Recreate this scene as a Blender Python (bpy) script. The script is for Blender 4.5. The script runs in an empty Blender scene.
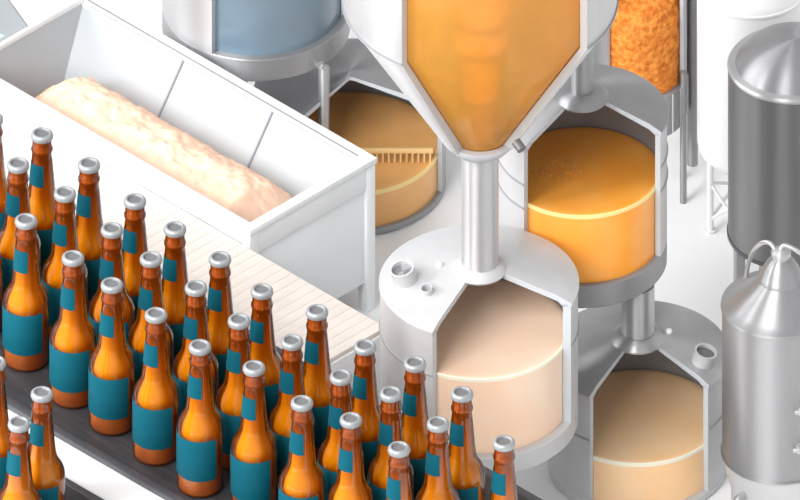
import bpy, bmesh, math, random
from mathutils import Vector, Matrix, noise
random.seed(7)
C = bpy.context.scene.collection
PI = math.pi
S3 = 57.735; SZ = 81.65          # isometric drop per unit of depth / height

def wx(px): return (px - 400) / 100.0
def wy(py, z): return (250 - py - SZ * z) / S3
def R(d): return math.radians(d)

# ------------------------------------------------------------------ materials
MATS = {}
def mat(name, col, rough=0.4, metal=0.0, spec=0.5, noise_amt=0.0, noise_scale=8.0, col2=None, bump=0.0, coat=0.0, stretch=None, detail=3.0):
    if name in MATS: return MATS[name]
    m = bpy.data.materials.new(name); m.use_nodes = True
    nt = m.node_tree; b = nt.nodes['Principled BSDF']
    b.inputs['Roughness'].default_value = rough
    b.inputs['Metallic'].default_value = metal
    b.inputs['Specular IOR Level'].default_value = spec
    b.inputs['Coat Weight'].default_value = coat
    b.inputs['Coat Roughness'].default_value = 0.08
    tc = nt.nodes.new('ShaderNodeTexCoord'); mp = nt.nodes.new('ShaderNodeMapping')
    nt.links.new(tc.outputs['Object'], mp.inputs[0])
    if stretch: mp.inputs['Scale'].default_value = stretch
    n = nt.nodes.new('ShaderNodeTexNoise'); n.inputs['Scale'].default_value = noise_scale; n.inputs['Detail'].default_value = detail
    nt.links.new(mp.outputs[0], n.inputs['Vector'])
    mx = nt.nodes.new('ShaderNodeMix'); mx.data_type = 'RGBA'
    c2 = col2 if col2 else tuple(c * (1 - noise_amt) for c in col)
    mx.inputs[6].default_value = (*col, 1); mx.inputs[7].default_value = (*c2, 1)
    ramp = nt.nodes.new('ShaderNodeValToRGB')
    ramp.color_ramp.elements[0].position = 0.35; ramp.color_ramp.elements[1].position = 0.65
    nt.links.new(n.outputs['Fac'], ramp.inputs[0]); nt.links.new(ramp.outputs[0], mx.inputs[0])
    nt.links.new(mx.outputs[2], b.inputs['Base Color'])
    if bump:
        bp = nt.nodes.new('ShaderNodeBump'); bp.inputs['Strength'].default_value = bump; bp.inputs['Distance'].default_value = 0.03
        nt.links.new(n.outputs['Fac'], bp.inputs['Height']); nt.links.new(bp.outputs[0], b.inputs['Normal'])
    MATS[name] = m
    return m

def clear(name, tint, col, amount, rough=0.15, scatter=0, scol=(1,1,1)):
    """tinted see-through liquid or glass: part coloured body, part tinted transmission"""
    if name in MATS: return MATS[name]
    m = mat(name, col, rough, 0, 0.5, 0.08, 3.0)
    nt = m.node_tree; b = nt.nodes['Principled BSDF']; out = nt.nodes['Material Output']
    t = nt.nodes.new('ShaderNodeBsdfTransparent'); t.inputs[0].default_value = (*tint, 1)
    mx = nt.nodes.new('ShaderNodeMixShader'); mx.inputs[0].default_value = amount
    body = b.outputs[0]
    if scatter:
        tl = nt.nodes.new('ShaderNodeBsdfTranslucent'); tl.inputs[0].default_value = (*scol, 1)
        m2 = nt.nodes.new('ShaderNodeMixShader'); m2.inputs[0].default_value = scatter
        nt.links.new(b.outputs[0], m2.inputs[1]); nt.links.new(tl.outputs[0], m2.inputs[2]); body = m2.outputs[0]
    nt.links.new(t.outputs[0], mx.inputs[1]); nt.links.new(body, mx.inputs[2]); nt.links.new(mx.outputs[0], out.inputs[0])
    return m

steel   = mat('brushed_steel', (.56,.56,.57), .34, .35, .5, .06, 6, stretch=(1,1,.1))
steel_d = mat('dark_steel', (.22,.22,.225), .38, .55, .5, .06, 6, stretch=(1,1,.1))
steel_m = mat('mid_steel', (.41,.41,.42), .38, .35, .5, .06, 6, stretch=(1,1,.1))
steel_f = mat('floor_band_steel', (.30,.30,.31), .4, .3, .5, .05, 6)
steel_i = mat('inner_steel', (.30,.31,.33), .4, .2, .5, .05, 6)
steel_p = mat('pale_steel', (.57,.57,.58), .4, .15, .5, .04, 6)
steel_l = mat('light_steel', (.60,.60,.61), .3, .3, .5, .06, 6, stretch=(1,1,.1))
edge    = mat('cut_edge_metal', (.58,.62,.66), .4, .1, .5, .03, 6)
edge_d  = mat('cut_edge_grey', (.52,.54,.57), .4, .1, .5, .03, 6)
seam_m  = mat('weld_seam', (.36,.36,.38), .5, .2)
white_e = mat('white_enamel', (.85,.85,.86), .3, 0, .5, .02, 6)
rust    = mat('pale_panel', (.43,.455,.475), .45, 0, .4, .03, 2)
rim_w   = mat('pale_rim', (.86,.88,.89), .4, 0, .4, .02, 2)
seam_p  = mat('pale_seam', (.30,.31,.34), .5)
table_w = mat('white_table', (.93,.93,.93), .5, 0, .3, .01, 2)
belt_m  = mat('belt_rubber', (.050,.050,.054), .45, 0, .4, .35, 5, stretch=(4,.3,1))
rail_m  = mat('rail_grey', (.10,.10,.11), .35, .3)
slat_m  = mat('peach_slat', (.95,.86,.79), .6, 0, .3, .06, 4)
floor_m = mat('white_floor', (.93,.93,.93), .6, 0, .2, .01, 1)
amber   = mat('amber_liquid', (1.,.43,.075), .25, 0, .4, 0, 2.2, col2=(1.,.37,.045))
amber_t = clear('amber_clear', (1.,.78,.40), (1.,.49,.09), .48)
amber_c = mat('core_pipe_amber', (.74,.22,.035), .4, 0, .4, 0, 2.0, col2=(.84,.28,.04))
core_d  = mat('core_red', (.36,.04,.01), .4)
amber_l = clear('light_amber_liquid', (1.,.88,.65), (1.,.53,.19), .92, .2)
amber_w = mat('wort_liquid', (1.,.70,.42), .25, 0, .4, 0, 1.6, col2=(1.,.64,.34))
mash_p  = mat('pale_mash_liquid', (.95,.73,.56), .25, 0, .4, 0, 1.6, col2=(.95,.67,.48))
glint    = mat('meniscus_glint_yellow', (1.,.74,.30), .5)  # bright meniscus light along the liquid edge, painted as a colour
glint_p  = mat('meniscus_glint_pale', (.93,.88,.70), .5)
froth   = mat('froth_specks', (.98,.45,.08), .5, 0, .4, 0, 60, col2=(.62,.30,.09), bump=.4)
bluew   = mat('blue_water', (.17,.26,.34), .2, 0, .5, 0, 1.5, col2=(.17,.23,.28))
grain_m = mat('pale_grain', (1.,.70,.53), .9, 0, .2, 0, 9, col2=(1.,.63,.45), bump=.25, detail=6)
hops_m  = mat('orange_hops', (1.,.38,.07), .9, 0, .2, 0, 16, col2=(.66,.17,.025), bump=1.0, detail=8)
rake_m  = mat('rake_yellow', (.98,.66,.30), .4)
teal    = mat('teal_label', (.0,.10,.145), .6, 0, .2, .05, 6)
cap_m   = mat('bottle_cap_metal', (.36,.38,.39), .35, .3)
cap_c   = mat('cap_centre_grey', (.20,.20,.21), .45, .2)
beer    = mat('beer_core', (1.,.56,.006), .3, 0, .4, 0, 3)
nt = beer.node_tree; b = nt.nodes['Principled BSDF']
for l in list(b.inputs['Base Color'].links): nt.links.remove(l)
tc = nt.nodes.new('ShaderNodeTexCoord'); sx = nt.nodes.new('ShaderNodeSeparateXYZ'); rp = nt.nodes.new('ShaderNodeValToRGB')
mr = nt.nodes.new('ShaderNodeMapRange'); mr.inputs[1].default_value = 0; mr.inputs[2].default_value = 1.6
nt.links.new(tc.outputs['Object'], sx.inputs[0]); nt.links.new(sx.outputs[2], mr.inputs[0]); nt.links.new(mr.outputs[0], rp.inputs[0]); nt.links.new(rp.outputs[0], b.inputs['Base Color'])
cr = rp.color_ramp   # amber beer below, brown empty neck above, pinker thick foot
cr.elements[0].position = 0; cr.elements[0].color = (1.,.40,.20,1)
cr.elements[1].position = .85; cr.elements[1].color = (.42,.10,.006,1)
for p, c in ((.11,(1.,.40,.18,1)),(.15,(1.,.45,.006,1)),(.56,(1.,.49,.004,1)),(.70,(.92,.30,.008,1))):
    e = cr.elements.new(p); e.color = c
glass_b = clear('brown_glass', (1.,.86,.50), (.42,.08,.004), .22, .07)
nt = glass_b.node_tree; out = nt.nodes['Material Output']; src = out.inputs[0].links[0].from_socket
gl = nt.nodes.new('ShaderNodeBsdfGlossy'); gl.inputs['Roughness'].default_value = .07
fz = nt.nodes.new('ShaderNodeFresnel'); fz.inputs[0].default_value = 1.55
m3 = nt.nodes.new('ShaderNodeMixShader'); nt.links.new(fz.outputs[0], m3.inputs[0]); nt.links.new(src, m3.inputs[1]); nt.links.new(gl.outputs[0], m3.inputs[2])
nt.links.new(m3.outputs[0], out.inputs[0])
base_b  = mat('bottle_foot_glass', (.86,.26,.09), .15, 0, .6)
port_d  = mat('port_dark', (.16,.16,.17), .4, .3)
blue_l  = mat('chute_blue', (.62,.80,.84), .4)

def brushed(m, aniso=.9, rot=.25, rough=.45, metal=.75):
    nt = m.node_tree; b = nt.nodes['Principled BSDF']
    t = nt.nodes.new('ShaderNodeTangent'); t.direction_type = 'RADIAL'; t.axis = 'Z'
    nt.links.new(t.outputs[0], b.inputs['Tangent'])
    b.inputs['Anisotropic'].default_value = aniso; b.inputs['Anisotropic Rotation'].default_value = rot
    b.inputs['Roughness'].default_value = rough; b.inputs['Metallic'].default_value = metal
for m_ in (steel, steel_d, steel_m, steel_l): brushed(m_)
# ------------------------------------------------------------------ helpers
def obj(name, bm, mats, parent=None, smooth=True, angle=40):
    bmesh.ops.recalc_face_normals(bm, faces=bm.faces)
    me = bpy.data.meshes.new(name)
    if smooth:
        for f in bm.faces: f.smooth = True
        for e in bm.edges:
            if len(e.link_faces) == 2 and e.calc_face_angle(0) > R(angle): e.smooth = False
    bm.to_mesh(me); bm.free()
    for m in (mats if isinstance(mats, (list, tuple)) else [mats]): me.materials.append(m)
    o = bpy.data.objects.new(name, me); C.objects.link(o)
    if parent is not None: o.parent = parent
    return o

def thing(name, label, cat, loc=(0,0,0), rz=0, group=None):
    o = bpy.data.objects.new(name, None); C.objects.link(o)
    o.location = loc; o.rotation_euler = (0,0,rz); o.empty_display_size = .2
    o['label'] = label; o['category'] = cat
    if group: o['group'] = group
    return o

def lathe(bm, prof, a0=0, a1=360, n=96, mi=0, cap_mi=0, closed=False, cx=0, cy=0, cz=0):
    """revolve (r,z) profile from a0 to a1 degrees; closed profile gives a solid with end faces"""
    full = abs(a1 - a0) >= 359.9
    k = max(3, int(n * abs(a1 - a0) / 360))
    cols = []
    for i in range(k if full else k + 1):
        a = R(a0 + (a1 - a0) * i / k)
        ring = []
        for (r, z) in prof:
            ring.append(bm.verts.new((cx + r*math.cos(a), cy + r*math.sin(a), cz + z)))
        cols.append(ring)
    m = len(prof)
    for i in range(k):
        A = cols[i]; B = cols[(i+1) % len(cols)]
        for j in range(m if closed else m-1):
            j2 = (j+1) % m
            vs = [A[j], A[j2], B[j2], B[j]]
            f = bm.faces.new(vs); f.material_index = mi
    if closed and not full:
        for ring in (cols[0], cols[-1]):
            f = bm.faces.new(ring); f.material_index = cap_mi
    bmesh.ops.remove_doubles(bm, verts=bm.verts, dist=1e-5)
    return bm

def cyl_prof(r, z0, z1, bev=0.0):
    if bev: return [(0,z0),(r-bev,z0),(r,z0+bev),(r,z1-bev),(r-bev,z1),(0,z1)]
    return [(0,z0),(r,z0),(r,z1),(0,z1)]

def box(bm, x0, x1, y0, y1, z0, z1, bev=0.0, mi=0):
    v = [bm.verts.new((x,y,z)) for z in (z0,z1) for y in (y0,y1) for x in (x0,x1)]
    fs = [(0,1,3,2),(4,6,7,5),(0,4,5,1),(2,3,7,6),(0,2,6,4),(1,5,7,3)]
    F = [bm.faces.new([v[i] for i in f]) for f in fs]
    for f in F: f.material_index = mi
    if bev:
        es = list({e for f in F for e in f.edges})
        bmesh.ops.bevel(bm, geom=es, offset=bev, segments=2, affect='EDGES', profile=.5)
    return bm

def slab(bm, top, t, mi=0):
    """a sheet through 4 corner points with thickness t (pushed along minus normal)"""
    p = [Vector(q) for q in top]
    nrm = (p[1]-p[0]).cross(p[2]-p[0]).normalized() * t
    v = [bm.verts.new(q) for q in p] + [bm.verts.new(q - nrm) for q in p]
    for f in [(0,1,2,3),(7,6,5,4)] + [(i, (i+1)%4, 4+(i+1)%4, 4+i) for i in range(4)]:
        bm.faces.new([v[i] for i in f]).material_index = mi
    return bm

def tube(bm, pts, r, n=14, mi=0):
    pts = [Vector(p) for p in pts]; rings = []
    prev = None
    for i, p in enumerate(pts):
        d = (pts[min(i+1,len(pts)-1)] - pts[max(i-1,0)]).normalized()
        if prev is None:
            a = Vector((0,0,1)) if abs(d.z) < .9 else Vector((1,0,0))
            u = d.cross(a).normalized()
        else:
            u = (prev - d * prev.dot(d)).normalized()
        prev = u; w = d.cross(u)
        rings.append([bm.verts.new(p + r*(math.cos(2*PI*k/n)*u + math.sin(2*PI*k/n)*w)) for k in range(n)])
    for A, B in zip(rings, rings[1:]):
        for k in range(n):
            bm.faces.new([A[k], A[(k+1)%n], B[(k+1)%n], B[k]]).material_index = mi
    bm.faces.new(rings[0]).material_index = mi; bm.faces.new(rings[-1]).material_index = mi
    return bm

def smooth_path(pts, k=8):
    P = [Vector(p) for p in pts]; P = [2*P[0]-P[1]] + P + [2*P[-1]-P[-2]]; out = []
    for i in range(1, len(P)-2):
        for s in range(k):
            t = s/k; a,b,c,d = P[i-1],P[i],P[i+1],P[i+2]
            out.append(.5*((2*b)+(c-a)*t+(2*a-5*b+4*c-d)*t*t+(3*b-a-3*c+d)*t**3))
    out.append(P[-2]); return out

# ------------------------------------------------------------------ setting
bm = bmesh.new(); box(bm, -30, 30, -30, 30, -.1, 0)
fl = obj('floor', bm, floor_m, smooth=False); fl['kind'] = 'structure'

# ------------------------------------------------------------------ cutaway lidded tanks
def cut_tank(t, Rr, h, lid, floor_h, liq, wedge, wall_t, m_wall, m_lid, m_band, m_liq, m_glint, m_edge, flange=(.27,.05), apex_r=.2, rings=()):
    """t: Empty at the base; wedge: (from, to) degrees removed from the wall and the lid"""
    w0, w1 = wedge; a0, a1 = w1, w0 + 360
    bm = bmesh.new()
    lathe(bm, [(0,0),(Rr-.03,0),(Rr,.03),(Rr,floor_h-.01),(Rr-.01,floor_h),(0,floor_h)], n=128)
    obj('floor_band', bm, m_band, t)
    bm = bmesh.new()
    lathe(bm, [(Rr,floor_h),(Rr,h),(Rr-wall_t,h),(Rr-wall_t,floor_h)], a0, a1, 128, 0, 1, True)
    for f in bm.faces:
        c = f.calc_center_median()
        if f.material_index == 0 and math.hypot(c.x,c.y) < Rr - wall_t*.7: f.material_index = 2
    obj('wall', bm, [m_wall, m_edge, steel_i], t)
    bm = bmesh.new()
    tt = wall_t * .8
    lathe(bm, [(Rr+.012,h),(Rr+.012,h+.035),(Rr*.86,h+.035+lid*.26),(apex_r,h+lid),(.0001,h+lid),(.0001,h+lid-tt),(apex_r,h+lid-tt),(Rr*.86,h-.02+lid*.2),(Rr-wall_t,h-.02)], a0, a1, 128, 0, 1, True)
    obj('lid', bm, [m_lid, m_edge], t)
    for rz in rings:
        bm = bmesh.new()
        lathe(bm, [(Rr-.01,rz-.012),(Rr+.012,rz-.008),(Rr+.012,rz+.008),(Rr-.01,rz+.012)], a0+.2, a1-.2, 128, 0, 0, True)
        obj('weld_seam', bm, seam_m, t)
    ri = Rr - wall_t - .004
    bm = bmesh.new()
    lathe(bm, [(0,floor_h+.001),(ri,floor_h+.001),(ri,liq-.02),(ri-.02,liq-.003),(ri-.08,liq),(ri*.5,liq),(0,liq)], n=128)
    L = obj('liquid', bm, m_liq, t)
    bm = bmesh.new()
    lathe(bm, [(ri-.035,liq-.004),(ri-.012,liq+.014),(ri+.002,liq+.006),(ri+.002,liq-.03)], -172, -8, 128, 0, 0, True)  # liquid-edge highlight put into a coloured ring, front arc only
    obj('meniscus_glint', bm, m_glint, L)
    if flange:
        bm = bmesh.new()
        fr, fh = flange
        zt = h + lid
        lathe(bm, [(0,zt-.03),(fr,zt-.045),(fr+.01,zt-.02),(fr-.02,zt+fh*.5),(fr*.72,zt+fh),(0,zt+fh)], n=64)
        obj('flange', bm, m_lid, t)
    return L

def port(parent, x, y, z, r, h, tilt=(0,0), dark=port_d, m=steel_p):
    bm = bmesh.new()
    lathe(bm, [(0,-.06),(r,-.06),(r,h),(r*.84,h),(r*.84,h-.04),(0,h-.04)], n=40)
    for f in bm.faces:
        c = f.calc_center_median()
        if c.z > h-.05 and c.z < h-.03 and math.hypot(c.x,c.y) < r*.8: f.material_index = 1
    o = obj('port', bm, [m, dark], parent); o.location = (x,y,z); o.rotation_euler = (tilt[0], tilt[1], 0)
def ball(parent, x, y, z, r, m=white_e):
    bm = bmesh.new(); bmesh.ops.create_uvsphere(bm, u_segments=20, v_segments=12, radius=r)
    o = obj('knob', bm, m, parent); o.location = (x,y,z)

# --- lower centre tank, pale mash
Y6 = -4.95; Z6 = (250-421-S3*Y6)/SZ; X6 = wx(479)
t6 = thing('mash_tank', 'pale cutaway tank of cream mash with three lid fittings, just behind the bottles', 'tank', (X6,Y6,0))
sub = bpy.data.objects.new('vessel', None)
def offset_parent(t, z):
    return z
def shifted(t, z, before):
    for o in C.objects:
        if o not in before and o.parent == t: o.location.z += z
before = set(C.objects)
cut_tank(t6, .99, 1.665, .23, .24, 1.14, (-118,-22), .085, steel_p, steel_p, steel_p, mash_p, glint_p, edge, rings=(1.17,))
Z = 1.665
port(t6, -.74, -.09, Z+.13, .125, .16, (R(8),R(-12)), m=steel_p, dark=steel_m)
port(t6, -.51, -.33, Z+.12, .06, .10, (R(12),R(-10)), m=steel_p, dark=steel_m)
ball(t6, -.40, .07, Z+.2, .035)
shifted(t6, Z6, before)
bm = bmesh.new(); lathe(bm, [(0,0),(.42,0),(.42,.05),(.34,.09),(.34,Z6-.002),(0,Z6-.002)], n=64); obj('pedestal', bm, white_e, t6)

# --- big conical tank above it
X5, Y5 = X6+.01, Y6; Z5 = (250-0-S3*Y5)/SZ
t5 = thing('fermenter_tank', 'largest cone bottomed steel tank cut open to show bright amber beer and an inner pipe', 'tank', (X5,Y5,Z6+1.665+.23+.05))
B5 = Z6+1.665+.23+.05
before = set(C.objects)
w0, w1 = -124.8, -38.6
a0, a1 = w1, w0+360
z0 = Z5 - B5; top = 7.65 - B5; zb = z0 - 1.64; T = .09
bm = bmesh.new()
lathe(bm, [(1.37,z0),(1.37,top),(1.37-T,top),(1.37-T,z0-.02),(.30,zb+.0),(.30,zb-.06),(.38,zb-.04)], a0, a1, 160, 0, 1, True)
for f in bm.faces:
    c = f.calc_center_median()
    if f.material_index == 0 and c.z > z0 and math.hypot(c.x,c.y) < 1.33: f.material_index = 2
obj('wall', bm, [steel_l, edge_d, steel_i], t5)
bm = bmesh.new(); lathe(bm, [(1.36,z0-.012),(1.385,z0-.006),(1.385,z0+.012),(1.36,z0+.012)], a0+.1, a1-.1, 160, 0, 0, True); obj('weld_seam', bm, seam_m, t5)
bm = bmesh.new(); lathe(bm, [(0,zb-.20),(.18,zb-.20),(.29,zb-.15),(.375,zb-.04),(.375,zb-.005),(.30,zb-.005),(.25,zb-.10),(.15,zb-.14),(0,zb-.15)], n=64); obj('cone_tip', bm, edge_d, t5)
bm = bmesh.new()
ri = 1.37 - T - .005
lathe(bm, [(0,zb-.14),(.15,zb-.13),(.24,zb-.09),(.295,zb+.0),(ri,z0),(ri,top-.12),(0,top-.12)], n=128)
L5 = obj('liquid', bm, amber_t, t5)
bm = bmesh.new()
lathe(bm, [(0,zb+.02),(.20,zb+.02),(.22,zb+.25),(.19,zb+.5),(.20,zb+1.02),(.29,zb+1.08),(.30,zb+1.20),(.285,zb+1.22),(.285,zb+1.40),(.30,zb+1.42),(.30,zb+1.60),(.28,zb+1.62),(.28,top-.2),(0,top-.2)], n=64)
for f in bm.faces:
    c = f.calc_center_median()
    if c.z < zb+.4: f.material_index = 1
obj('inner_pipe', bm, [amber_c, core_d], t5)
for zz in (zb+1.11, zb+1.45):
    bm = bmesh.new(); lathe(bm, [(.30,zz-.03),(.335,zz-.02),(.335,zz+.02),(.30,zz+.03)], n=64, closed=True); obj('pipe_ring', bm, core_d, t5)
for a in (-150,-110,-70,-30):
    bm = bmesh.new(); ca, sa = math.cos(R(a)), math.sin(R(a))
    tube(bm, [(.2*ca,.2*sa,zb+.34),(.33*ca,.33*sa,zb+.22)], .025, 8); obj('pipe_fin', bm, core_d, t5)
bm = bmesh.new(); lathe(bm, cyl_prof(.185, .0, zb-.19), n=64); obj('outlet_pipe', bm, steel_l, t5)
bm = bmesh.new(); tube(bm, [(.36,-.42,zb+.20),(.42,-.50,zb+.16)], .05, 16); obj('drain_stub', bm, port_d, t5)

# --- right tank and the one below
X8, Y8 = wx(638), wy(467,0)
t8 = thing('wort_tank', 'cutaway steel tank of light amber wort at the bottom, left of the silver still', 'tank', (X8,Y8,0))
cut_tank(t8, .90, 1.37, .24, .10, 1.37-.75, (-122.2,-38.9), .06, steel_p, steel, steel_p, amber_w, glint_p, edge, rings=(.86,))
port(t8, .64, -.27, 1.37+.09, .115, .17, (R(6),R(14)), m=steel_p)
ball(t8, .31, .10, 1.37+.22, .035)
Y7 = -3.35; Z7 = (250-261-S3*Y7)/SZ; X7 = wx(582)
t7 = thing('brew_kettle', 'cutaway steel tank of deep amber beer with froth on top, standing over the wort tank', 'tank', (X7,Y7,1.67))
before = set(C.objects)
L7 = cut_tank(t7, .85, 1.78, .26, .29, 1.10, (-133,-23), .055, steel_p, steel_m, steel_f, amber, glint, edge, rings=(1.37,1.08), flange=(.26,.06))
bm = bmesh.new()
for i in range(100):
    a = random.random()*2*PI; r = .26*math.sqrt(random.random())
    bmesh.ops.create_icosphere(bm, subdivisions=1, radius=random.uniform(.008,.014), matrix=Matrix.Translation((-.25+r*math.cos(a), .05+r*math.sin(a)*.8, 1.102)))
fr = obj('froth', bm, froth, L7); fr['kind'] = 'stuff'
bm = bmesh.new(); lathe(bm, cyl_prof(.115, 1.78+.26, 1.78+.26+2.6), n=48); obj('inlet_pipe', bm, steel_m, t7)
shifted(t7, Z7-1.67, before)
bm = bmesh.new(); lathe(bm, cyl_prof(.165, 0, Z7-1.67), n=48, cx=X8-X7, cy=Y8-Y7); obj('outlet_pipe', bm, steel, t7)

# --- blue water kettle at the top left
X3, Y3 = wx(256), 1.65; Z3 = (250-29-S3*Y3)/SZ
t3 = thing('water_tank', 'raised steel tank cut open to show blue water, behind the pale trough', 'tank', (X3,Y3,0))
before = set(C.objects)
bm = bmesh.new()
cut_tank(t3, .94, 2.2, .25, .28, 1.75, (-118,-10), .08, steel, steel, steel_m, bluew, bluew, edge, rings=())
shifted(t3, Z3, before)
for a in (100, 170, 214):
    bm = bmesh.new(); tube(bm, [(.8*math.cos(R(a)),.8*math.sin(R(a)),0),(.8*math.cos(R(a)),.8*math.sin(R(a)),Z3+.01)], .06); obj('leg', bm, steel_p, t3)
bm = bmesh.new(); tube(bm, [(.68,-.77,.62),(.68,-.77,Z3+.08)], .055, 20); tube(bm, [(.68,-.77,Z3+.05),(.62,-.66,Z3+.05)], .045, 12); obj('drain_rod', bm, steel_l, t3)

# --- lauter tun behind the trough
X4, Y4 = wx(350), wy(183,0)
t4 = thing('lauter_tun', 'cutaway steel tank of light amber liquid with a toothed rake, behind the trough corner', 'tank', (X4,Y4,0))
L4 = cut_tank(t4, .96, 1.05, .25, .08, .50, (-133,-16), .05, steel_m, steel_m, steel_m, amber_l, glint, edge, flange=None, apex_r=.04)
rk = bpy.data.objects.new('rake', None); C.objects.link(rk); rk.parent = t4
bm = bmesh.new(); box(bm, -.83, .83, -.37, -.33, .62, .67, .008); obj('rake_bar', bm, rake_m, rk)
for i in range(28):
    x = -.80 + i*.059
    bm = bmesh.new(); box(bm, x, x+.018, -.357, -.343, .16, .63); obj('rake_tooth', bm, rake_m, rk)

# --- hops tank at the top right
X9, Y9 = wx(638), wy(190,0); Z9 = .92
t9 = thing('hops_tank', 'tall narrow steel tank on thin legs, cut open over orange hops', 'tank', (X9,Y9,0))
bm = bmesh.new(); lathe(bm, [(0,Z9),(.47,Z9),(.49,Z9+.03),(.49,1.42),(.47,1.44),(0,1.44)], n=96); obj('floor_band', bm, steel_m, t9)
for k in range(48):
    a = 2*PI*k/48
    if k % 2: continue
    bm = bmesh.new(); tube(bm, [(.492*math.cos(a),.492*math.sin(a),Z9+.03),(.492*math.cos(a),.492*math.sin(a),1.42)], .012, 8); obj('rib', bm, steel_l, t9)
bm = bmesh.new(); lathe(bm, [(.49,1.44),(.49,3.3),(.45,3.3),(.45,1.44)], -22, 232, 96, 0, 1, True); obj('wall', bm, [steel_m, edge], t9)
for a in (-25, 25, 110, 200):
    bm = bmesh.new(); x, y = .5*math.cos(R(a)), .5*math.sin(R(a)); tube(bm, [(x,y,0),(x,y,1.6)], .035, 14); obj('leg', bm, steel_m, t9)
bm = bmesh.new(); tube(bm, [(.545,.1,.25),(.545,.1,3.3)], .055, 20); obj('side_pipe', bm, steel_m, t9)
bm = bmesh.new()
lathe(bm, [(0,1.442),(.44,1.442),(.443,2.25),(.40,2.42),(.2,2.55),(0,2.58)], n=120)
bmesh.ops.subdivide_edges(bm, edges=[e for e in bm.edges if e.calc_length() > .1], cuts=14, use_grid_fill=True)
for v in bm.verts:
    n = noise.fractal(v.co*9, 1, 2, 4)
    r = math.hypot(v.co.x, v.co.y)
    if r > .05 and v.co.z > 1.46:
        k = 1 - .035*abs(n); v.co.x *= k; v.co.y *= k
    if v.co.z > 2.26: v.co.z += .03*n
hp = obj('hops', bm, hops_m); hp.location = (X9,Y9,0)
hp['label'] = 'orange hops heaped inside the narrow cutaway tank at the top'; hp['category'] = 'hops'; hp['kind'] = 'stuff'

# --- white tank
X10, Y10 = wx(752), wy(222,0)
t10 = thing('storage_tank', 'white upright tank on thin braced legs, behind the dark steel tank', 'tank', (X10,Y10,0))
bm = bmesh.new(); lathe(bm, [(0,.74),(.25,.76),(.44,.83),(.53,.93),(.55,1.02),(.55,2.88),(.52,2.95),(.40,3.05),(.2,3.12),(0,3.14)], n=96); obj('body', bm, white_e, t10)
bm = bmesh.new(); lathe(bm, [(.54,2.865),(.562,2.87),(.562,2.895),(.54,2.90)], n=96, closed=True); obj('rim_band', bm, white_e, t10)
LG = [(-158,),(-100,),(-20,),(80,)]
pts = []
for (a,) in LG:
    x, y = .45*math.cos(R(a)), .45*math.sin(R(a)); pts.append((x,y))
    bm = bmesh.new(); tube(bm, [(x,y,0),(x,y,.95)], .035, 14); lathe(bm, cyl_prof(.06,0,.03), n=20, cx=x, cy=y); obj('leg', bm, white_e, t10)
for i in range(4):
    a, b = pts[i], pts[(i+1)%4]
    bm = bmesh.new(); tube(bm, [(a[0],a[1],.15),(b[0],b[1],.6)], .018, 10); obj('brace', bm, white_e, t10)
    bm = bmesh.new(); tube(bm, [(a[0],a[1],.6),(b[0],b[1],.15)], .018, 10); obj('brace', bm, white_e, t10)

# --- dark steel tank
X11, Y11 = wx(794), wy(300,0); Z11 = .82
t11 = thing('conditioning_tank', 'dark grey steel tank with domed top at the right edge, on short legs', 'tank', (X11,Y11,0))
zt = Z11 + 2.05
bm = bmesh.new(); lathe(bm, [(0,Z11-.03),(.4,Z11-.02),(.62,Z11),(.66,Z11+.03),(.66,zt)], n=96); obj('body', bm, steel_d, t11)
bm = bmesh.new(); lathe(bm, [(.645,Z11+.0),(.672,Z11+.01),(.672,Z11+.05),(.645,Z11+.06)], n=96, closed=True); obj('bottom_band', bm, rail_m, t11)
bm = bmesh.new(); lathe(bm, [(.66,zt-.01),(.668,zt+.02),(.655,zt+.045),(.60,zt+.05),(.585,zt+.05)], n=96); obj('rim', bm, steel_l, t11)
bm = bmesh.new(); lathe(bm, [(.59,zt+.045),(.55,zt+.12),(.45,zt+.22),(.30,zt+.29),(.15,zt+.32),(0,zt+.33)], n=96); obj('dome', bm, steel_m, t11)
for a in (-160,-60,30,120):
    bm = bmesh.new(); x, y = .58*math.cos(R(a)), .58*math.sin(R(a)); tube(bm, [(x,y,0),(x,y,Z11+.02)], .06, 18); obj('leg', bm, steel_m, t11)

# --- light steel still, lower right
X12, Y12 = wx(781), wy(530,0); zr = (530-305)/SZ; zs = (530-450)/SZ
t12 = thing('still', 'silver cylinder with cone top, round cap and bent tubes, in the bottom right corner', 'still', (X12,Y12,0))
bm = bmesh.new(); lathe(bm, [(.59,zs),(.59,zr)], n=96); lathe(bm, [(.57,zs-.01),(.605,zs-.005),(.605,zs+.015),(.57,zs+.02)], n=96, closed=True); obj('body', bm, steel_m, t12)
bm = bmesh.new(); lathe(bm, [(.59,zs),(.56,.80),(.50,.55),(.50,.05),(.54,.0),(0,0)], n=96); obj('skirt', bm, steel_p, t12)
bm = bmesh.new(); lathe(bm, [(.585,zr-.02),(.605,zr),(.60,zr+.03),(.54,zr+.045),(.50,zr+.07),(.18,zr+.36)], n=96); obj('cone_top', bm, steel_m, t12)
bm = bmesh.new(); lathe(bm, [(.21,zr+.28),(.225,zr+.31),(.22,zr+.36),(.205,zr+.38),(.19,zr+.44),(.14,zr+.53),(.07,zr+.60),(0,zr+.61)], n=64); obj('cap', bm, steel_m, t12)
bm = bmesh.new(); lathe(bm, [(0,zr+.58),(.085,zr+.58),(.10,zr+.61),(.10,zr+.66),(.06,zr+.69),(0,zr+.69)], n=40); obj('collar', bm, steel_l, t12)
def q(px, py, dy=0.0):       # a point of a tube running in the upright plane through the still's axis
    y = Y12 + dy; z = (250 - py - S3*y)/SZ
    return (px/100 - 4 - X12, dy, z)
bm = bmesh.new(); tube(bm, smooth_path([q(778,268), q(777,255), q(771,244,.05), q(762,243,.15), q(753,252,.28), q(747,270,.42), q(744,300,.5)]), .024, 12); obj('bent_tube', bm, steel_l, t12)
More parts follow.
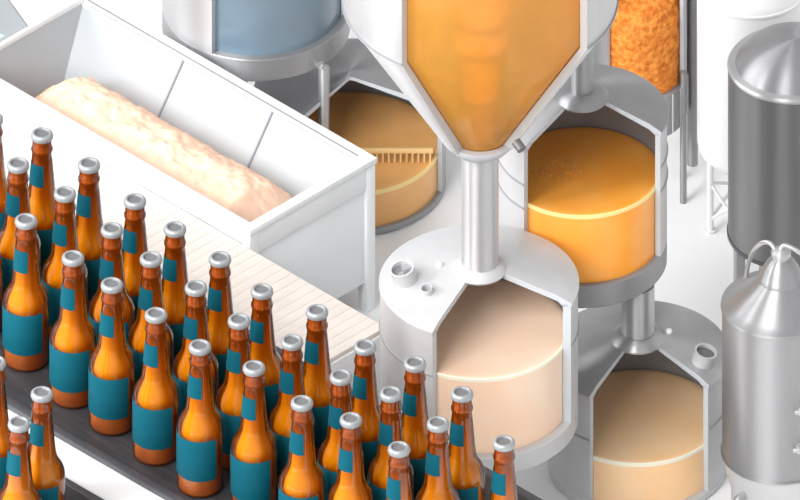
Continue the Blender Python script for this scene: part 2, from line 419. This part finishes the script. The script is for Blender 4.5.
bm = bmesh.new(); tube(bm, smooth_path([q(781,268), q(780,255), q(783,246), q(790,247,-.02), q(802,254,-.05), q(816,264,-.08), q(826,290,-.1)]), .024, 12); obj('bent_tube', bm, steel_l, t12)
for px, py in ((801,408),(799,446)):
    bm = bmesh.new()
    x = px/100-4-X12; y = -math.sqrt(max(.01,.59**2-x*x)); z = (250-py-S3*(Y12+y))/SZ
    tube(bm, [(x,y+.03,z),(x,y-.09,z)], .035, 14); tube(bm, [(x-.06,y-.08,z),(x+.06,y-.08,z)], .022, 12); obj('valve', bm, steel_l, t12)
bm = bmesh.new(); tube(bm, smooth_path([(-.38,-.42,.72),(-.44,-.52,.74),(-.44,-.56,.64),(-.44,-.57,.4)]), .035, 12); obj('drain_tap', bm, steel_l, t12)

# ------------------------------------------------------------------ pale trough with grain
HT = 1.85; TW = 1.80; TL = 4.08
tr = thing('grain_trough', 'long pale metal trough on legs with sloping inner walls, holding peach grain', 'trough', (-1.5, wy(231,HT), 0), R(45))
# local x = width (towards upper right of the picture), local y = length
def quad_frame(x0,x1,y0,y1,w,z0,z1,bev=.008,we=None):
    bm = bmesh.new(); we = we or w
    box(bm,x0,x1,y0,y0+w,z0,z1,bev); box(bm,x0,x1,y1-we,y1,z0,z1,bev); box(bm,x0,x0+w,y0+w,y1-we,z0,z1,bev); box(bm,x1-w,x1,y0+w,y1-we,z0,z1,bev)
    return bm
obj('rim', quad_frame(0,TW,0,TL,.11,HT-.07,HT,.008,.04), rim_w, tr)
obj('band', quad_frame(.02,TW-.02,.02,TL-.006,.05,HT-.34,HT-.07,.002,.016), rim_w, tr)
obj('side_panel', quad_frame(.05,TW-.05,.05,TL-.01,.03,.35,HT-.34), rim_w, tr)
bm = bmesh.new(); box(bm, TW-.118, TW-.104, .16, TL-.10, HT-.012, HT+.003); obj('edge_strip', bm, seam_p, tr)
d = .85; ins = .58; zi = HT-.07; zo = HT-.07-d
a = .11
def P(x,y,z): return (x,y,z)
E = TL - .035; eb = E - .22
hop = [((TW-a,a,zi),(TW-a,E,zi),(TW-a-ins,eb,zo),(TW-a-ins,a+ins,zo)),
       ((a,E,zi),(a,a,zi),(a+ins,a+ins,zo),(a+ins,eb,zo)),
       ((TW-a,E,zi),(a,E,zi),(a+ins,eb,zo),(TW-a-ins,eb,zo)),
       ((a,a,zi),(TW-a,a,zi),(TW-a-ins,a+ins,zo),(a+ins,a+ins,zo))]
for pts4 in hop:
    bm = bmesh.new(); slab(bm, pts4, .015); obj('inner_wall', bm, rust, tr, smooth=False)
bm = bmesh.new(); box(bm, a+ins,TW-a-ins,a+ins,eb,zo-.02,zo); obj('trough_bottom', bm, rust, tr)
for yy in (1.37, 2.63):
    bm = bmesh.new()
    f = 0.0
    tube(bm, [(TW-a-.012, yy, zi), (TW-a-ins*.9-.012, yy, zi-d*.9)], .012, 8); obj('seam_strip', bm, seam_p, tr)
for (x,y) in ((.02,.02),(TW-.14,.02),(.02,TL-.14),(TW-.14,TL-.14)):
    bm = bmesh.new(); box(bm, x-.008 if x<1 else x+.008,x+.12 if x<1 else x+.128,y-.008 if y<1 else y+.008,y+.12 if y<1 else y+.128,0,HT-.072,.01); obj('leg', bm, rim_w, tr)

# grain heap
bm = bmesh.new()
nx, ny = 60, 150
gx0, gx1, gy0, gy1 = .14, TW-.34, .30, TL-.30
gv = []
for j in range(ny+1):
    row = []
    for i in range(nx+1):
        u = i/nx; v = j/ny
        x = gx0+(gx1-gx0)*u; y = gy0+(gy1-gy0)*v
        n = noise.fractal(Vector((x*3,y*3,0)),1,2,5); n2 = noise.fractal(Vector((x*14,y*14,3)),1,2,3)
        prof = (1-abs(2*u-.75)**2.4*.62)
        prof = max(0, prof)
        endf = min(1, v/.10)**.5 * min(1,(1-v)/.14)**.5
        z = zo + .02 + .74*prof*endf + .045*n*prof + .016*n2
        row.append(bm.verts.new((x,y,max(z,zo+.005))))
    gv.append(row)
for j in range(ny):
    for i in range(nx):
        bm.faces.new([gv[j][i],gv[j][i+1],gv[j+1][i+1],gv[j+1][i]])
bot = []
border = [gv[0][i] for i in range(nx+1)] + [gv[j][nx] for j in range(1,ny+1)] + [gv[ny][i] for i in range(nx-1,-1,-1)] + [gv[j][0] for j in range(ny-1,0,-1)]
low = [bm.verts.new((min(max(v.co.x,a+ins),TW-a-ins), min(max(v.co.y,a+ins),TL-a-ins), zo+.002)) for v in border]
for k in range(len(border)):
    k2=(k+1)%len(border); 
    try: bm.faces.new([border[k],border[k2],low[k2],low[k]])
    except Exception: pass
gr = obj('grain', bm, grain_m, None, True, 80)
gr.location = tr.location; gr.rotation_euler = tr.rotation_euler
gr['label'] = 'long heap of pale peach grain lying in the trough'; gr['category'] = 'grain'; gr['kind'] = 'stuff'

# feed chute at the top left corner
ch = thing('feed_chute', 'pale sloping chute leading down to the far left end of the trough', 'chute', (-4.0,1.2,0))
def L(px,py,y): return (wx(px)+4.0, y-1.2, (250-py-S3*y)/SZ)
q0, q1, q2, q3 = L(27,30,1.38), L(-22,-38,1.75), L(-92,2,1.05), L(-43,70,.68)
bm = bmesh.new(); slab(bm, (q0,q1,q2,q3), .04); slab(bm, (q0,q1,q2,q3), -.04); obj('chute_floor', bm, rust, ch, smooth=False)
bm = bmesh.new(); tube(bm, [Vector(q0)+Vector((0,0,.01)), Vector(q1)+Vector((0,0,.01))], .03, 10); obj('chute_lip', bm, seam_p, ch)
bm = bmesh.new()
def mixp(s,t_): 
    A = Vector(q0).lerp(Vector(q1),s); B = Vector(q3).lerp(Vector(q2),s); return A.lerp(B,t_)+Vector((0,0,.06))
slab(bm, (mixp(.02,.30),mixp(.22,.42),mixp(.22,.8),mixp(.02,.8)), .03); obj('blue_lining', bm, blue_l, ch, smooth=False)
bm = bmesh.new(); pz = Vector(q1).lerp(Vector(q2),.5); tube(bm, [(pz.x,pz.y,0),(pz.x,pz.y,pz.z)], .07, 12); obj('post', bm, rim_w, ch)

# ------------------------------------------------------------------ peach slatted belt between trough and bottles
ZB = 1.67
bx, by = wx(388), wy(327, ZB)
pb = thing('slatted_belt', 'pale peach slatted belt between the trough and the bottles', 'conveyor', (bx,by,0), R(45))
W = 1.22
bm = bmesh.new(); box(bm, -W, 0, 0, 5.6, 0, ZB-.06, .02); obj('belt_frame', bm, table_w, pb)
bm = bmesh.new(); box(bm, -W+.03, -.03, .03, 5.57, ZB-.06, ZB-.012); obj('belt_core', bm, slat_m, pb)
for k in range(46):
    y = .02 + k*.12
    bm = bmesh.new(); box(bm, -W+.02, -.02, y, y+.117, ZB-.058, ZB, .004); obj('slat', bm, slat_m, pb)

# ------------------------------------------------------------------ bottling line
ZT = 2.0
cv = thing('bottle_conveyor', 'white bottling line table with two dark belts under the bottles', 'conveyor', (0,0,0), R(45))
v_back, v_front, v2_back, v2_front = -4.04, -6.66, -7.14, -9.80
U0, U1 = -7.6, 3.4
bm = bmesh.new(); box(bm, v2_front-.1, v_back+.0, U0, U1, 0, ZT-.07, .02); obj('table', bm, table_w, cv)
for (b0,b1) in ((v_front,v_back),(v2_front,v2_back)):
    bm = bmesh.new(); box(bm, b0+.10, b1-.10, U0+.02, U1-.02, ZT-.068, ZT-.002); obj('belt', bm, belt_m, cv)
    for (s0,s1) in ((b0,b0+.10),(b1-.10,b1)):
        bm = bmesh.new(); box(bm, s0, s1-.0, U0+.01, U1-.01, ZT-.069, ZT-.003, .01); obj('side_rail', bm, rail_m, cv)

def make_bottle():
    t = thing('beer_bottle', '', 'bottle', (0,0,0))
    bm = bmesh.new()
    prof = [(0,.0),(.19,.0),(.215,.012),(.222,.035),(.222,.70),(.216,.75),(.198,.80),(.170,.85),(.146,.90),(.134,.96),(.124,1.06),(.112,1.22),(.101,1.36),(.095,1.44),(.103,1.455),(.106,1.475),(.103,1.495),(.093,1.51),(.092,1.61),(0,1.61)]
    lathe(bm, prof, n=40)
    for f in bm.faces:
        if f.calc_center_median().z < .19 and f.calc_center_median().z >= 0: pass
    obj('glass', bm, glass_b, t, angle=60)
    bm = bmesh.new()
    lathe(bm, [(0,.012),(.185,.012),(.203,.03),(.203,.18),(.180,.22),(.178,.66),(.160,.74),(.130,.82),(.108,.90),(.098,1.0),(.088,1.12),(.085,1.35),(.078,1.5),(.078,1.58),(0,1.58)], n=32)
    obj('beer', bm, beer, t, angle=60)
    bm = bmesh.new(); lathe(bm, [(.2235,.205),(.2265,.21),(.2265,.665),(.2235,.67)], -192, -46, 60, 0, 0, True); obj('body_label', bm, teal, t)
    bm = bmesh.new(); lathe(bm, [(.1215,1.10),(.1245,1.10),(.1065,1.335),(.1035,1.335)], -186, -82, 60, 0, 0, True); obj('neck_label', bm, teal, t)
    bm = bmesh.new()
    lathe(bm, [(.093,1.592),(.104,1.597),(.110,1.615),(.106,1.645),(.094,1.66),(.080,1.664),(.070,1.658),(.062,1.645),(0,1.643)], n=40)
    for f in bm.faces:
        c = f.calc_center_median()
        if math.hypot(c.x,c.y) < .066: f.material_index = 1
    obj('cap', bm, [cap_m, cap_c], t)
    return t

def dup(root):
    r = root.copy(); C.objects.link(r)
    for chd in list(root.children):
        c = chd.copy(); C.objects.link(c); c.parent = r
    return r

ordn = ['first','second','third','fourth','fifth','sixth','seventh','eighth','ninth','tenth','eleventh','twelfth','thirteenth']
rows = [
 ('back row', [(-8,117),(42,133),(89,163),(135,199),(175,227),(220,257),(262,289),(317,310),(365,345),(415,362),(462,392),(504,441)]),
 ('middle row', [(-29,133),(18,163),(65,192),(112,228),(151,257),(196,286),(239,319),(292,340),(341,375),(391,392),(438,422)]),
 ('front row', [(-20,186),(26,219),(73,256),(112,283),(156,313),(200,345),(254,366),(302,401),(351,418),(399,447)])]
proto = make_bottle(); used = False
ZC = ZT; BS = 1.045
def put(px, py, label, group):
    global used
    o = proto if not used else dup(proto); used = True
    z = ZC + 1.655*BS; o.scale = (BS,)*3
    o.location = (wx(px), wy(py, z), ZC); o['label'] = label; o['group'] = group; o['category'] = 'bottle'
for rn, pts in rows:
    n = 0
    for (px,py) in pts:
        if px < 12:
            if px > -25: put(px, py, f'brown beer bottle cut off by the left edge, starting the {rn}', 'beer bottles on the main belt')
            continue
        put(px, py, f'brown beer bottle with teal labels, {ordn[n]} whole one from left in {rn}', 'beer bottles on the main belt'); n += 1
put(-5, 361, 'brown beer bottle cut off by the left edge, rearmost on the nearer belt', 'beer bottles on the nearer belt')
put(42, 392, 'brown beer bottle with teal labels, rightmost on the nearer belt', 'beer bottles on the nearer belt')
put(19, 422, 'brown beer bottle in front of the other two on the nearer belt at lower left', 'beer bottles on the nearer belt')

# ------------------------------------------------------------------ light, world, camera
w = bpy.data.worlds.new('World'); bpy.context.scene.world = w; w.use_nodes = True
bg = w.node_tree.nodes['Background']; bg.inputs[0].default_value = (1,1,1,1); bg.inputs[1].default_value = .60
def sun(name, e, ang, d):
    l = bpy.data.lights.new(name, 'SUN'); l.energy = e; l.angle = R(ang)
    o = bpy.data.objects.new(name, l); C.objects.link(o)
    o.rotation_euler = Vector(d).to_track_quat('-Z','Y').to_euler(); o.location = (-8,-8,14)
sun('front_light', 2.9, 34, (.42,.66,-.62))
sun('side_light', 1.4, 34, (.95,-.08,-.45))
al = bpy.data.lights.new('soft_box', 'AREA'); al.shape = 'RECTANGLE'; al.size = 2.6; al.size_y = 5.0; al.energy = 1300  # added lamp out of view, for bottle highlights and the metal's left side
ao = bpy.data.objects.new('soft_box', al); C.objects.link(ao); ao.location = (-16.5,-10.2,10.6)
ao.rotation_euler = (Vector((-1,-5.5,2.5)) - ao.location).to_track_quat('-Z','Y').to_euler()
cam = bpy.data.cameras.new('camera'); cam.type = 'ORTHO'; cam.ortho_scale = 8.0; cam.clip_end = 200
co = bpy.data.objects.new('camera', cam); C.objects.link(co)
el = math.asin(.57735)
co.location = (0, -40*math.cos(el), 40*math.sin(el)); co.rotation_euler = (PI/2 - el, 0, 0)
sc = bpy.context.scene; sc.camera = co
sc.view_settings.view_transform = 'Standard'; sc.view_settings.look = 'None'
sc.view_settings.exposure = 0.18; sc.view_settings.gamma = 1; sc.view_settings.use_curve_mapping = False
